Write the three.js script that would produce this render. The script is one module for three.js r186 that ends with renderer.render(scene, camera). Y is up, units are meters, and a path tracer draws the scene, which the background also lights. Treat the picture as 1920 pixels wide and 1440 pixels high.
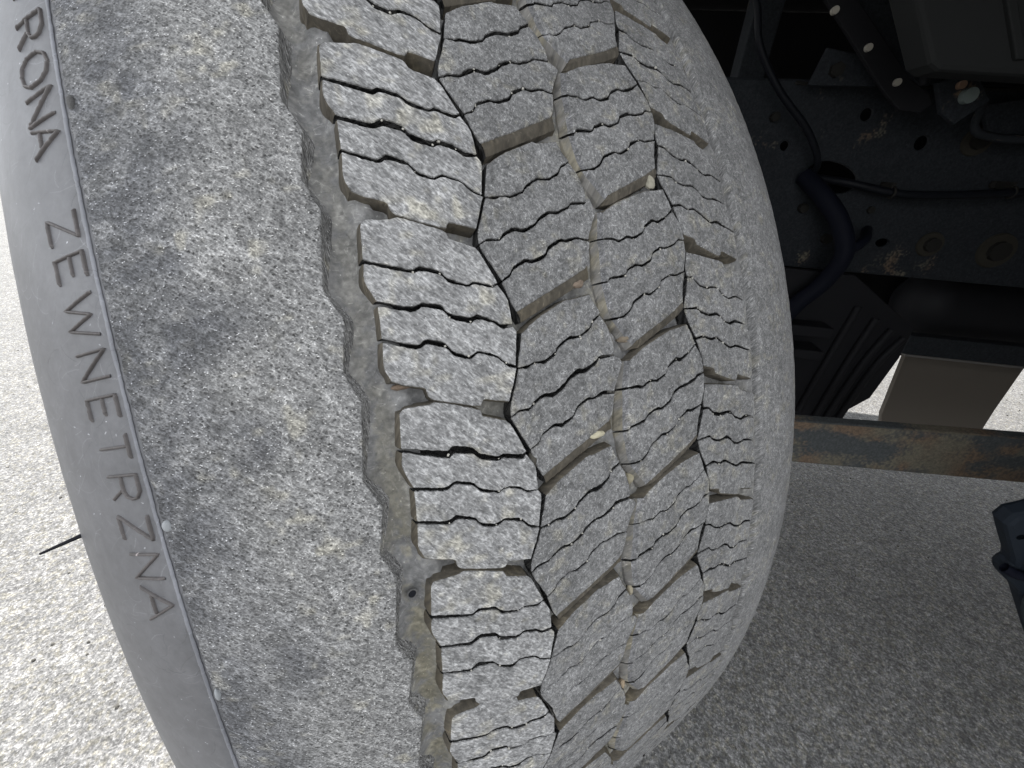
import * as THREE from 'three';
import { mergeGeometries, mergeVertices, toCreasedNormals } from 'three/addons/utils/BufferGeometryUtils.js';
import { RoundedBoxGeometry } from 'three/addons/geometries/RoundedBoxGeometry.js';

// ---------------------------------------------------------------- camera, sky, sun, exposure
const scene = new THREE.Scene();
const camera = new THREE.PerspectiveCamera(86.15, 4 / 3, 0.01, 400);
camera.up.set(0.1906, 0.8743, -0.4463);
camera.position.set(-0.11186, 0.78434, 0.54899);
camera.lookAt(0.33527, 0.30228, -0.20446);
camera.updateProjectionMatrix();

const renderer = new THREE.WebGLRenderer({ antialias: true });
renderer.toneMapping = THREE.LinearToneMapping;
renderer.toneMappingExposure = 3.35;
renderer.shadowMap.enabled = true;

const SUN = new THREE.Vector3(0.183, 1, -0.643).normalize();
const sun = new THREE.DirectionalLight(new THREE.Color(1.0, 0.965, 0.925), 2.95);
sun.position.copy(SUN).multiplyScalar(12);
sun.castShadow = true;
sun.shadow.mapSize.set(2048, 2048);
Object.assign(sun.shadow.camera, { left: -6, right: 6, top: 6, bottom: -6, near: 0.5, far: 30 });
sun.name = 'sun';
scene.add(sun, sun.target);

let seed = 12345;
const rnd = () => { seed = (seed * 1664525 + 1013904223) >>> 0; return seed / 4294967296; };
const lerp = (a, b, t) => a + (b - a) * t;
const sstep = (a, b, x) => { const t = Math.min(1, Math.max(0, (x - a) / (b - a))); return t * t * (3 - 2 * t); };
function lattice(n, m = n) {            // periodic value noise on [0,1)^2, range -1..1
  const a = new Float32Array(n * m); for (let i = 0; i < n * m; i++) a[i] = rnd() * 2 - 1;
  return (x, y) => {
    x = (x - Math.floor(x)) * n; y = (y - Math.floor(y)) * m;
    let i = x | 0, j = y | 0; let fx = x - i, fy = y - j; fx = fx * fx * (3 - 2 * fx); fy = fy * fy * (3 - 2 * fy);
    i %= n; j %= m; const i1 = (i + 1) % n, j1 = ((j + 1) % m) * n; j *= n;
    const p = a[i + j], q = a[i1 + j], r = a[i + j1], s = a[i1 + j1];
    return p + (q - p) * fx + (r - p) * fy + (p - q - r + s) * fx * fy;
  };
}
{ // sky: pale summer sky with thin white cloud
  const W = 256, H = 128, d = new Float32Array(W * H * 4), n1 = lattice(10, 6), n2 = lattice(24, 14), n3 = lattice(50, 28);
  for (let j = 0; j < H; j++) for (let i = 0; i < W; i++) {
    const el = ((j + 0.5) / H - 0.5) * Math.PI, e = Math.max(0, Math.sin(el)), k = (j * W + i) * 4, u = i / W, v = j / H;
    const c = sstep(-0.15, 0.6, n1(u, v) * 0.6 + n2(u, v) * 0.35 + n3(u, v) * 0.2) * 0.6;
    const t = Math.pow(e, 0.55);
    const b = [lerp(0.865, 0.62, t), lerp(0.875, 0.668, t), lerp(0.885, 0.735, t)];
    for (let q = 0; q < 3; q++) d[k + q] = el < -0.02 ? [0.30, 0.29, 0.28][q] : lerp(b[q], 1.0, c) * 0.80;
    d[k + 3] = 1;
  }
  const t = new THREE.DataTexture(d, W, H, THREE.RGBAFormat, THREE.FloatType);
  t.mapping = THREE.EquirectangularReflectionMapping; t.colorSpace = THREE.LinearSRGBColorSpace;
  t.magFilter = t.minFilter = THREE.LinearFilter; t.wrapS = THREE.RepeatWrapping; t.needsUpdate = true;
  scene.background = t; scene.environment = t;
}

// ---------------------------------------------------------------- helpers
const used = {};
function tag(o, label, category, group, kind) {
  if (label) o.userData.label = label; if (category) o.userData.category = category;
  if (group) o.userData.group = group; if (kind) o.userData.kind = kind; return o;
}
const numbered = n => { const c = used[n] = (used[n] ?? -1) + 1; return c ? `${n}_${String(c).padStart(3, '0')}` : n; };
function thing(name, label, category, group) { const g = new THREE.Group(); g.name = numbered(name); scene.add(g); return tag(g, label, category, group); }
function part(parent, name, geo, mat, label) {
  const m = new THREE.Mesh(geo, mat); m.name = name; m.castShadow = m.receiveShadow = true; parent.add(m);
  if (label) m.userData.label = label; return m;
}
function single(name, geo, mat, label, category, group) {
  const m = new THREE.Mesh(geo, mat); m.name = numbered(name); m.castShadow = m.receiveShadow = true; scene.add(m);
  return tag(m, label, category, group);
}
// grid of ni x nj points, f(i, j) -> [x, y, z, U, V]
function gridGeo(ni, nj, f, flip = false) {
  const P = [], T = [], I = [];
  for (let j = 0; j < nj; j++) for (let i = 0; i < ni; i++) { const q = f(i, j); P.push(q[0], q[1], q[2]); T.push(q[3] ?? 0, q[4] ?? 0); }
  for (let j = 0; j < nj - 1; j++) for (let i = 0; i < ni - 1; i++) {
    const a = j * ni + i, b = a + 1, c = a + ni, d = c + 1;
    if (flip) I.push(a, c, b, b, c, d); else I.push(a, b, c, b, d, c);
  }
  const g = new THREE.BufferGeometry();
  g.setAttribute('position', new THREE.Float32BufferAttribute(P, 3)); g.setAttribute('uv', new THREE.Float32BufferAttribute(T, 2));
  g.setIndex(I); g.computeVertexNormals(); return g;
}
const hn1 = lattice(97), hn2 = lattice(61);
const jit = (x, y) => hn1(x / 97, y / 97) * 0.65 + hn1(x * 2.3 / 97 + 0.37, y * 2.3 / 97 + 0.11) * 0.35; // x,y in mm: ~1 mm grain
const slow = (x, y) => hn2(x / 61, y / 61);

// ---------------------------------------------------------------- textures
const clamp255 = v => v < 0 ? 0 : v > 255 ? 255 : v;
const toS = v => 255 * (v <= 0.0031308 ? 12.92 * v : 1.055 * Math.pow(Math.max(v, 0), 1 / 2.4) - 0.055);
function dataTex(size, bytes, srgb, rep) {
  const t = new THREE.DataTexture(bytes, size, size, THREE.RGBAFormat, THREE.UnsignedByteType);
  if (srgb) t.colorSpace = THREE.SRGBColorSpace; t.wrapS = t.wrapT = THREE.RepeatWrapping;
  t.magFilter = THREE.LinearFilter; t.minFilter = THREE.LinearMipmapLinearFilter; t.generateMipmaps = true; t.repeat.set(rep, rep); t.needsUpdate = true; return t;
}
// paints value field (log brightness) + tint; f(x, y, k) -> [log, warm]
function makeMaps(size, rep, base, f, strokes, opt = {}) {
  const L = new Float32Array(size * size), Wm = new Float32Array(size * size);
  for (let y = 0, k = 0; y < size; y++) for (let x = 0; x < size; x++, k++) { const r = f(x / size, y / size); L[k] = r[0] + (rnd() - 0.5) * (opt.grain ?? 0.12); Wm[k] = r[1]; }
  for (const s of strokes) for (let n = 0; n < s.n; n++) {
    let x = rnd() * size, y = rnd() * size, a = s.ang + (rnd() - 0.5) * s.spread; const len = s.len[0] + rnd() * (s.len[1] - s.len[0]);
    const amp = lerp(s.amp[0], s.amp[1], rnd()), bend = (rnd() - 0.5) * 0.12;
    for (let q = 0; q < len; q++) {
      const k = (((y | 0) + size) % size) * size + (((x | 0) + size) % size); L[k] += amp;
      if (s.w) { const k2 = (k + 1) % L.length; L[k2] += amp * 0.7; }
      if (s.w > 1) { for (const o of [size, size + 1, 2, size + 2]) L[(k + o) % L.length] += amp * 0.7; }
      x += Math.cos(a); y += Math.sin(a); a += bend; x = (x + size) % size; y = (y + size) % size;
    }
  }
  const hs = size / 2, C = new Uint8Array(size * size * 4), B = new Uint8Array(hs * hs * 4);
  for (let k = 0; k < L.length; k++) {
    const v = Math.min(opt.max ?? 0.62, base * Math.exp(L[k])), w = Wm[k];
    C[k * 4] = clamp255(toS(v * (1 + 0.20 * w))); C[k * 4 + 1] = clamp255(toS(v * (1 + 0.10 * w))); C[k * 4 + 2] = clamp255(toS(v * (1 - 0.22 * w + (opt.blue ?? 0.02)))); C[k * 4 + 3] = 255;
  }
  for (let y = 0; y < hs; y++) for (let x = 0; x < hs; x++) {
    const k = 2 * y * size + 2 * x, o = (y * hs + x) * 4, b = clamp255(128 + (L[k] + L[k + 1] + L[k + size] + L[k + size + 1]) * 24); B[o] = B[o + 1] = B[o + 2] = b; B[o + 3] = 255;
  }
  return { map: dataTex(size, C, true, rep), bumpMap: dataTex(hs, B, false, rep) };
}
const TILE = 4; // tread textures: 0.25 m per tile
function lat(ns) { return ns.map(([n, m, a]) => { const f = lattice(n, m); return (x, y) => f(x, y) * a; }); }
// worn rubber of the middle ribs: even felt-like grain
const ribN = lat([[14, 14, .09], [40, 40, .10], [90, 90, .15], [190, 190, .25], [420, 420, .32], [800, 800, .34]]), warmN = lattice(30), warmN2 = lattice(110);
const ribMaps = makeMaps(2048, TILE, 0.138, (x, y) => {
  let v = 0; for (const f of ribN) v += f(x, y);
  const w = sstep(0.15, 0.9, warmN(x, y) * 0.6 + warmN2(x, y) * 0.6);
  return [v + w * 0.15, 0.08 + w * 0.35];
}, [{ n: 42000, ang: 0.4, spread: 6.2, len: [5, 22], amp: [0.2, 0.7] }, { n: 16000, ang: 0.4, spread: 6.2, len: [5, 18], amp: [-0.5, -0.15] }, { n: 5200, ang: 0, spread: 6, len: [1, 3], amp: [0.8, 1.5], w: 1 }], { grain: 0.25 });
// first block row and shoulder: wear streaks running aslant
const strN = lat([[260, 90, .28], [120, 40, .16], [520, 170, .36], [60, 24, .10]]), isoN = lat([[16, 16, .11], [50, 50, .13], [210, 210, .28], [430, 430, .34]]), warmS = lattice(26), warmS2 = lattice(90);
const streak = { n: 52000, ang: -Math.PI / 4, spread: 0.7, len: [8, 34], amp: [0.12, 0.42] }, streakD = { n: 26000, ang: -Math.PI / 4, spread: 0.7, len: [8, 30], amp: [-0.45, -0.12] };
const lugMaps = makeMaps(2048, TILE, 0.205, (x, y) => {
  let v = 0; for (const f of strN) v += f(x + y, x - y); for (const f of isoN) v += f(x, y) * 0.8;
  const w = sstep(0.1, 0.9, warmS(x, y) * 0.6 + warmS2(x, y) * 0.6);
  return [v + w * 0.22, 0.08 + w * 0.40];
}, [streak, streakD, { n: 4200, ang: 0, spread: 6, len: [1, 3], amp: [0.7, 1.4], w: 1 }], { grain: 0.25 });
const fineN = lattice(760), patchN = lattice(36), patchN2 = lattice(90), patchN3 = lattice(14);
const shoulderMaps = makeMaps(2048, TILE, 0.158, (x, y) => {
  let v = 0; for (const f of strN) v += f(x + y, x - y) * 0.85; for (const f of isoN) v += f(x, y) * 0.85; v += fineN(x, y) * 0.42;
  const w = sstep(0.25, 0.95, warmS(x, y) * 0.65 + warmS2(x, y) * 0.6);
  // towards its outer edge (u < -0.13) the rib is scuffed less: dark rubber shows through in blotches
  const u = (x - 1) * 0.25, dark = sstep(-0.118, -0.150, u + patchN3(x, y) * 0.014) * (0.50 + 0.50 * sstep(-0.5, 0.4, patchN(x, y) + patchN2(x, y) * 0.5));
  return [v + w * 0.25 - 0.85 * dark + 0.06, 0.12 + w * 0.36 - 0.25 * dark];
}, [streak, streakD, { n: 9000, ang: 0, spread: 6, len: [1, 3], amp: [0.6, 1.5], w: 2 }, { n: 26000, ang: -0.8, spread: 2, len: [2, 6], amp: [-0.7, -0.25], w: 2 }], { grain: 0.3 });
// groove floors and walls: dusty rubber, dried mud lying along the grooves
const grN = lat([[50, 50, .14], [170, 170, .17], [420, 420, .16], [900, 900, .14]]), mudN = lattice(60, 30), mudN2 = lattice(150), mudN3 = lattice(420);
const grooveMaps = makeMaps(2048, 2, 0.150, (x, y) => {
  let v = 0; for (const f of grN) v += f(x, y);
  let u = x * 0.5, t = y * 0.5; if (u > 0.3) u -= 0.5; if (t > 0.25) t -= 0.5;
  const low = sstep(0.07, -0.05, t) * 0.75 + 0.25;                        // the mud has dried in the lower stretch of the outer groove
  const lane = Math.max(Math.exp(-(((u + 0.0945) / 0.0055) ** 2)) * low, 0.7 * Math.exp(-(((u + 0.006) / 0.009) ** 2)), Math.exp(-(((u + 0.055) / 0.02) ** 2)) * 0.4, Math.exp(-(((u - 0.07) / 0.02) ** 2)) * 0.25);
  const m = lane * sstep(-0.4, 0.3, mudN(x, y) * 0.6 + mudN2(x, y) * 0.45 + mudN3(x, y) * 0.25);
  return [v - m * 0.18 + 0.16 * mudN3(x, y) + 0.35 * Math.max(0, mudN2(x, y)) * Math.max(0, mudN3(x, y) + 0.4), 0.10 + m * 0.8];
}, [{ n: 26000, ang: 1.5, spread: 3.4, len: [3, 12], amp: [0.15, 0.5] }, { n: 9000, ang: 1.5, spread: 3.4, len: [3, 10], amp: [-0.4, -0.1] }, { n: 5000, ang: 0, spread: 6, len: [1, 2], amp: [0.5, 1.0] }], { grain: 0.22 });
// smooth side rubber with fine scuffs
const sideN = lat([[8, 8, .10], [30, 30, .10], [110, 110, .09], [300, 300, .06]]);
const sideMaps = makeMaps(1024, TILE, 0.098, (x, y) => { let v = 0; for (const f of sideN) v += f(x, y); return [v, -0.05]; },
  [{ n: 900, ang: -0.5, spread: 1.6, len: [8, 60], amp: [0.12, 0.45] }, { n: 500, ang: -0.5, spread: 2.6, len: [8, 40], amp: [-0.4, -0.1] }, { n: 260, ang: 0, spread: 6, len: [1, 3], amp: [0.8, 1.6], w: 1 }], { grain: 0.08, blue: 0.045 });
// asphalt, 1 m per tile
const aspN = lat([[6, 6, .07], [24, 24, .07], [110, 110, .22], [240, 240, .42], [430, 430, .52], [800, 800, .42]]), aspW = lattice(200);
const aspMaps = makeMaps(2048, 1, 0.128, (x, y) => { let v = 0; for (const f of aspN) v += f(x, y); return [v, 0.12 + 0.5 * Math.max(0, aspW(x, y))]; },
  [{ n: 26000, ang: 0, spread: 6, len: [1, 3], amp: [0.5, 1.1], w: 1 }, { n: 26000, ang: 0, spread: 6, len: [2, 4], amp: [-0.9, -0.4], w: 1 }], { grain: 0.3, max: 0.5 });
// painted steel with dust and rust, 0.5 m per tile
function steelMaps(base, rust, n, m) {
  const a = lattice(n, m), b = lattice(n * 3, m * 3), c = lattice(160), d = lattice(340); const S = 1024;
  const C = new Uint8Array(S * S * 4), B = new Uint8Array(S * S * 4);
  for (let y = 0, k = 0; y < S; y++) for (let x = 0; x < S; x++, k += 4) {
    const u = x / S, v = y / S, t = a(u, v) * 0.6 + b(u, v) * 0.45 + c(u, v) * 0.18, r = sstep(1 - rust - 0.12, 1 - rust + 0.12, t * 0.5 + 0.5), g = Math.exp(c(u, v) * 0.18 + d(u, v) * 0.22);
    const ru = [0.142, 0.100, 0.068], k2 = [0.130, 0.117, 0.088], w = sstep(-0.3, 0.5, b(v, u));
    for (let q = 0; q < 3; q++) C[k + q] = clamp255(toS(lerp(base[q], lerp(ru[q], k2[q], w), r) * g)); C[k + 3] = 255;
    B[k] = B[k + 1] = B[k + 2] = clamp255(110 + r * 50 + c(u, v) * 30 + d(u, v) * 30 * (0.3 + r)); B[k + 3] = 255;
  }
  return { map: dataTex(S, C, true, 2), bumpMap: dataTex(S, B, false, 2) };
}
const std = (o) => new THREE.MeshStandardMaterial(o), dull = (o) => new THREE.MeshPhysicalMaterial({ specularIntensity: 0.3, ...o });
const M = {
  dusty: std({ ...grooveMaps, color: new THREE.Color(0.86, 0.83, 0.78), bumpScale: 0.0006, roughness: 0.95 }),
  stud: std({ color: new THREE.Color(0.24, 0.25, 0.26), roughness: 0.7 }),
  letter: std({ ...sideMaps, color: new THREE.Color(0.66, 0.58, 0.53), bumpScale: 0.00015, roughness: 0.6 }),
  flank: std({ ...ribMaps, color: new THREE.Color(0.80, 0.80, 0.82), bumpScale: 0.0004, roughness: 0.85 }),
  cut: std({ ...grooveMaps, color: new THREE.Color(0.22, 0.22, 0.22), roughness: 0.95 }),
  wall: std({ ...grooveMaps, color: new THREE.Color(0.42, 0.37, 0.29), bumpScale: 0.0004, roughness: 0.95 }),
  rib: std({ ...ribMaps, bumpScale: 0.0007, roughness: 0.88 }),
  lug: std({ ...lugMaps, bumpScale: 0.0007, roughness: 0.86 }),
  shoulder: std({ ...shoulderMaps, bumpScale: 0.0009, roughness: 0.78 }),
  groove: std({ ...grooveMaps, bumpScale: 0.0006, roughness: 0.95 }),
  side: std({ ...sideMaps, bumpScale: 0.00015, roughness: 0.47 }),
  asphalt: std({ ...aspMaps, bumpScale: 0.002, roughness: 0.75 }),
  rail: dull({ ...steelMaps([0.0235, 0.0265, 0.0305], 0.09, 7, 7), bumpScale: 0.0004, roughness: 0.75 }),
  rusty: std({ ...steelMaps([0.060, 0.066, 0.068], 0.58, 5, 9), bumpScale: 0.0012, roughness: 0.85 }),
  plastic: dull({ color: new THREE.Color(0.014, 0.014, 0.016), roughness: 0.6 }),
  hose: dull({ color: new THREE.Color(0.007, 0.008, 0.011), roughness: 0.5 }),
  loom: dull({ color: new THREE.Color(0.004, 0.005, 0.011), roughness: 0.7 }),
  box: dull({ color: new THREE.Color(0.024, 0.025, 0.025), roughness: 0.75 }),
  flap: std({ color: new THREE.Color(0.135, 0.118, 0.098), roughness: 0.9 }),
  pale: std({ color: new THREE.Color(0.52, 0.49, 0.42), roughness: 0.5, metalness: 0.3 }),
  zinc: std({ color: new THREE.Color(0.30, 0.36, 0.34), roughness: 0.5, metalness: 0.5 }),
  copper: std({ color: new THREE.Color(0.34, 0.22, 0.15), roughness: 0.5, metalness: 0.4 }),
  bolt: dull({ color: new THREE.Color(0.022, 0.021, 0.019), roughness: 0.85 }),
  washer: dull({ color: new THREE.Color(0.038, 0.035, 0.028), roughness: 0.9 }),
  scuff: std({ color: new THREE.Color(0.16, 0.15, 0.14), roughness: 0.8 }),
  blue: dull({ color: new THREE.Color(0.016, 0.021, 0.029), roughness: 0.6 }),
  blueLight: dull({ color: new THREE.Color(0.034, 0.042, 0.047), roughness: 0.65 }),
  rim: std({ color: new THREE.Color(0.35, 0.35, 0.36), roughness: 0.45, metalness: 0.7 }),
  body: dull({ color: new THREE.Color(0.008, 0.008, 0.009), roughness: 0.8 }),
};

// ---------------------------------------------------------------- ground
{
  const g = new THREE.CircleGeometry(180, 96); g.rotateX(-Math.PI / 2);
  const uv = g.attributes.uv, p = g.attributes.position; for (let i = 0; i < p.count; i++) uv.setXY(i, p.getX(i), p.getZ(i));
  const m = single('road', g, M.asphalt, 'grey asphalt under the truck, in shade to the right and sunlit to the left', 'asphalt'); m.userData.kind = 'structure';
}

// ---------------------------------------------------------------- tyre shape
const HUB = 0.497, R0 = 0.5, TURN = 0.38445;
const lift = (x, rad, phi) => [x, HUB + rad * Math.sin(phi + TURN), rad * Math.cos(phi + TURN)];
function crown(u, phi, h) {             // u, h in metres; phi is the angle round the axle
  const r = R0 - 0.18668 * u * u - 46.869 * u ** 4, m = -0.37336 * u - 187.476 * u ** 3, n = Math.hypot(m, 1);
  return lift(u + h * m / n, r - h / n, phi);
}
const mm = (u, s, h, phi0) => crown(u * 1e-3, phi0 + s * 0.002, h * 1e-3);   // template coordinates in millimetres
// side wall curves start at the tread edge; t runs down the wall
function wallCurve(u0, r0, a0, k, t1, k2, t2, sgn) {
  const N = 240, out = []; let u = u0, r = r0, a = a0; const dt = t2 / N;
  for (let i = 0; i <= N; i++) { out.push([u, r, a]); const t = i * dt; u += sgn * Math.cos(a) * dt; r -= Math.sin(a) * dt; a += (t < t1 ? k : k2) * dt; }
  return (t, phi, h = 0) => {
    const x = Math.min(N - 1e-6, Math.max(0, t / dt)), i = x | 0, f = x - i, A = out[i], B = out[Math.min(N, i + 1)];
    const uu = lerp(A[0], B[0], f), rr = lerp(A[1], B[1], f), aa = lerp(A[2], B[2], f);
    return lift(uu - h * sgn * Math.sin(aa), rr - h * Math.cos(aa), phi);
  };
}
const U0 = -0.155, RE = R0 - 0.18668 * U0 * U0 - 46.869 * U0 ** 4;
const wallL = wallCurve(U0, RE, 0.63, 10, 0.11, 3.6, 0.26, -1);
const U1 = 0.0862, RF = R0 - 0.18668 * U1 * U1 - 46.869 * U1 ** 4;
const wallR = wallCurve(U1, RF, 0.02, 8, 0.15, 8.5, 0.30, 1);
// angles: fine where the photograph looks, coarse behind
const ANG = []; { for (let p = -0.78; p < 0.78; p += 0.0022) ANG.push(p); for (let p = 0.78; p < 2 * Math.PI - 0.78; p += 0.022) ANG.push(p); ANG.push(2 * Math.PI - 0.78); }
const tyre = thing('truck_tyre', 'large worn grey truck tyre filling the frame, blocky tread with zigzag cuts', 'tyre');

{ // groove floor under all the blocks
  const us = []; for (let u = -106; u <= 92; u += u < -84 ? 1.2 : (u > -18 && u < 6) || u > 74 ? 1.5 : 4) us.push(u);
  const floorH = u => {
    if (u < -84) return 3.6 + 3.0 * sstep(-101.5, -96.5, u) * (1 - sstep(-93.5, -88, u));
    if (u > 74) return lerp(6.2, 3.4, sstep(74, 79, u)) - 0.8 * sstep(82, 86, u);
    return 6.2 - 2.2 * Math.exp(-(((u + 6) / 8) ** 2));
  };
  part(tyre, 'groove_floor', gridGeo(us.length, ANG.length, (i, j) => {
    const u = us[i], s = ANG[j] * 500, q = u < -84 ? 0.3 : 1, h = floorH(u) + 0.35 * q * slow(u * 0.5, s * 0.25) + 0.18 * q * jit(u * 0.7, s * 0.5);
    const p = crown(u * 1e-3, ANG[j], h * 1e-3); return [...p, u * 1e-3, s * 1e-3];
  }), M.groove, 'dusty grooves with dried brown mud between the tread blocks');
}
// outer shoulder rib: wide worn band with a saw-toothed inner edge
const PITCH = [-0.5690, -0.4540, -0.3402, -0.2270, -0.1143, 0, 0.1140, 0.2281, 0.3442, 0.4580, 0.5718].reverse();   // index 0 = topmost
const PH3 = 5; // PITCH[5] is the block row in the middle of the picture
function pitchS(phi) { // angle -> position in the pitch (mm), template range about -18..39 for the saw tooth
  let i = 0; while (i < 10 && phi < (PITCH[i] + PITCH[i + 1]) / 2) i++;
  if (i === 0 || i === 10) { const d = 0.1138; const q = (phi - PITCH[PH3]) / d; return (q - Math.floor(q)) * 57 - 18; }
  let s = (phi - PITCH[i]) * 500; while (s > 39) s -= 57; while (s < -18) s += 57; return s;
}
const SAW = [[39, -98.6], [18.8, -101.9], [9.2, -98.1], [-5.8, -101.3], [-15.5, -98.0], [-18, -98.6]];
function saw(phi) { const s = pitchS(phi); for (let i = 0; i < SAW.length - 1; i++) if (s <= SAW[i][0] && s >= SAW[i + 1][0]) return lerp(SAW[i][1], SAW[i + 1][1], (SAW[i][0] - s) / (SAW[i][0] - SAW[i + 1][0])); return -98.5; }
{
  const N = 34, ex = [[0.25, 0.45], [0.40, 1.0], [0.75, 2.6], [1.3, 4.6], [2.4, 7.0]];       // rows down the groove wall
  part(tyre, 'shoulder_rib', gridGeo(N + ex.length + 3, ANG.length, (i, j) => {
    const phi = ANG[j], s = phi * 500, e = saw(phi) + 0.10 * jit(3, s) + 0.08 * jit(9, s * 2.2);
    let u, h;
    if (i < 3) { u = -155 + 0.25 * i * 0.5 - 0.7 + 0.35 * i + 0.35 * jit(40, s * 0.9); h = [1.7, 0.9, 0.15][i] + 0.2 * jit(77, s); }
    else if (i < N + 3) { const f = (i - 3) / (N - 1); u = lerp(-154.6 + 0.35 * jit(40, s * 0.9), e, f); h = 0.14 * jit(u * 0.45, s * 0.45) + 0.18 * slow(u * 0.18, s * 0.18) + (f > 0.97 ? 0.12 : 0); }
    else { const q = ex[i - N - 3]; u = e + q[0]; h = q[1]; }
    const p = crown(u * 1e-3, phi, h * 1e-3); return [...p, (u + (i > N + 3 ? h * 0.8 : 0)) * 1e-3, (s + (i > N + 3 ? h * 0.7 : 0)) * 1e-3];
  }), M.shoulder, 'wide worn outer shoulder band, pale and speckled');
}
{ // inner shoulder, rolling over into the far side wall
  const N = 46, ex = [[-2.2, 4.4], [-1.6, 3.0], [-0.9, 1.4], [-0.4, 0.5]];
  part(tyre, 'inner_shoulder', gridGeo(N + 4, ANG.length, (i, j) => {
    const phi = ANG[j], s = phi * 500, w = 0.5 * slow(s * 0.12, 4) + 0.25 * jit(5, s * 0.8);
    if (i < 4) { const p = crown((86.2 + w + ex[i][0]) * 1e-3, phi, ex[i][1] * 1e-3); return [...p, (86 + ex[i][0]) * 1e-3, (s + ex[i][1] * 0.8) * 1e-3]; }
    const t = (i - 4) / (N - 1) * 0.115 + w * 1e-3 * (1 - (i - 4) / (N - 1)), h = (0.14 * jit(t * 450, s * 0.45) + 0.15 * slow(t * 180, s * 0.18)) * 1e-3;
    const p = wallR(t, phi, h); return [...p, 0.086 + t, s * 1e-3];
  }), M.rib, 'worn inner shoulder turning away into the dark');
}
const wallGeo = (f, t0, t1, n, flip) => gridGeo(n, ANG.length, (i, j) => { const t = lerp(t0, t1, i / (n - 1)); return [...f(t, ANG[j]), t, ANG[j] * 0.5]; }, flip);
part(tyre, 'sidewall', wallGeo((t, p) => wallL(t, p, 0.0009 * (1 - sstep(0.0012, 0.0026, t)) + 0.00005 * slow(t * 400, p * 60)), 0, 0.26, 130, true), M.side, 'smooth bluish-grey outer side wall carrying raised lettering');
part(tyre, 'inner_sidewall', wallGeo((t, p) => wallR(t, p, 0), 0.115, 0.30, 40, false), M.side);
{ // thin scuffed bead where the shoulder band ends
  part(tyre, 'mould_line', gridGeo(7, ANG.length, (i, j) => {
    const a = i / 6 * Math.PI, s = ANG[j] * 500, w = 0.00062 + 0.00016 * jit(s * 0.7, 3);
    const p = wallL(0.0017 + 0.00012 * jit(s * 0.4, 15) - Math.cos(a) * w, ANG[j], 0.0004 - Math.sin(a) * w * 0.8); return [...p, i * 0.0003, s * 1e-3];
  }, true), std({ ...sideMaps, color: new THREE.Color(1.55, 1.58, 1.64), bumpScale: 0.0001, roughness: 0.5 }), 'thin pale scuffed line along the band edge');
}

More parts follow.
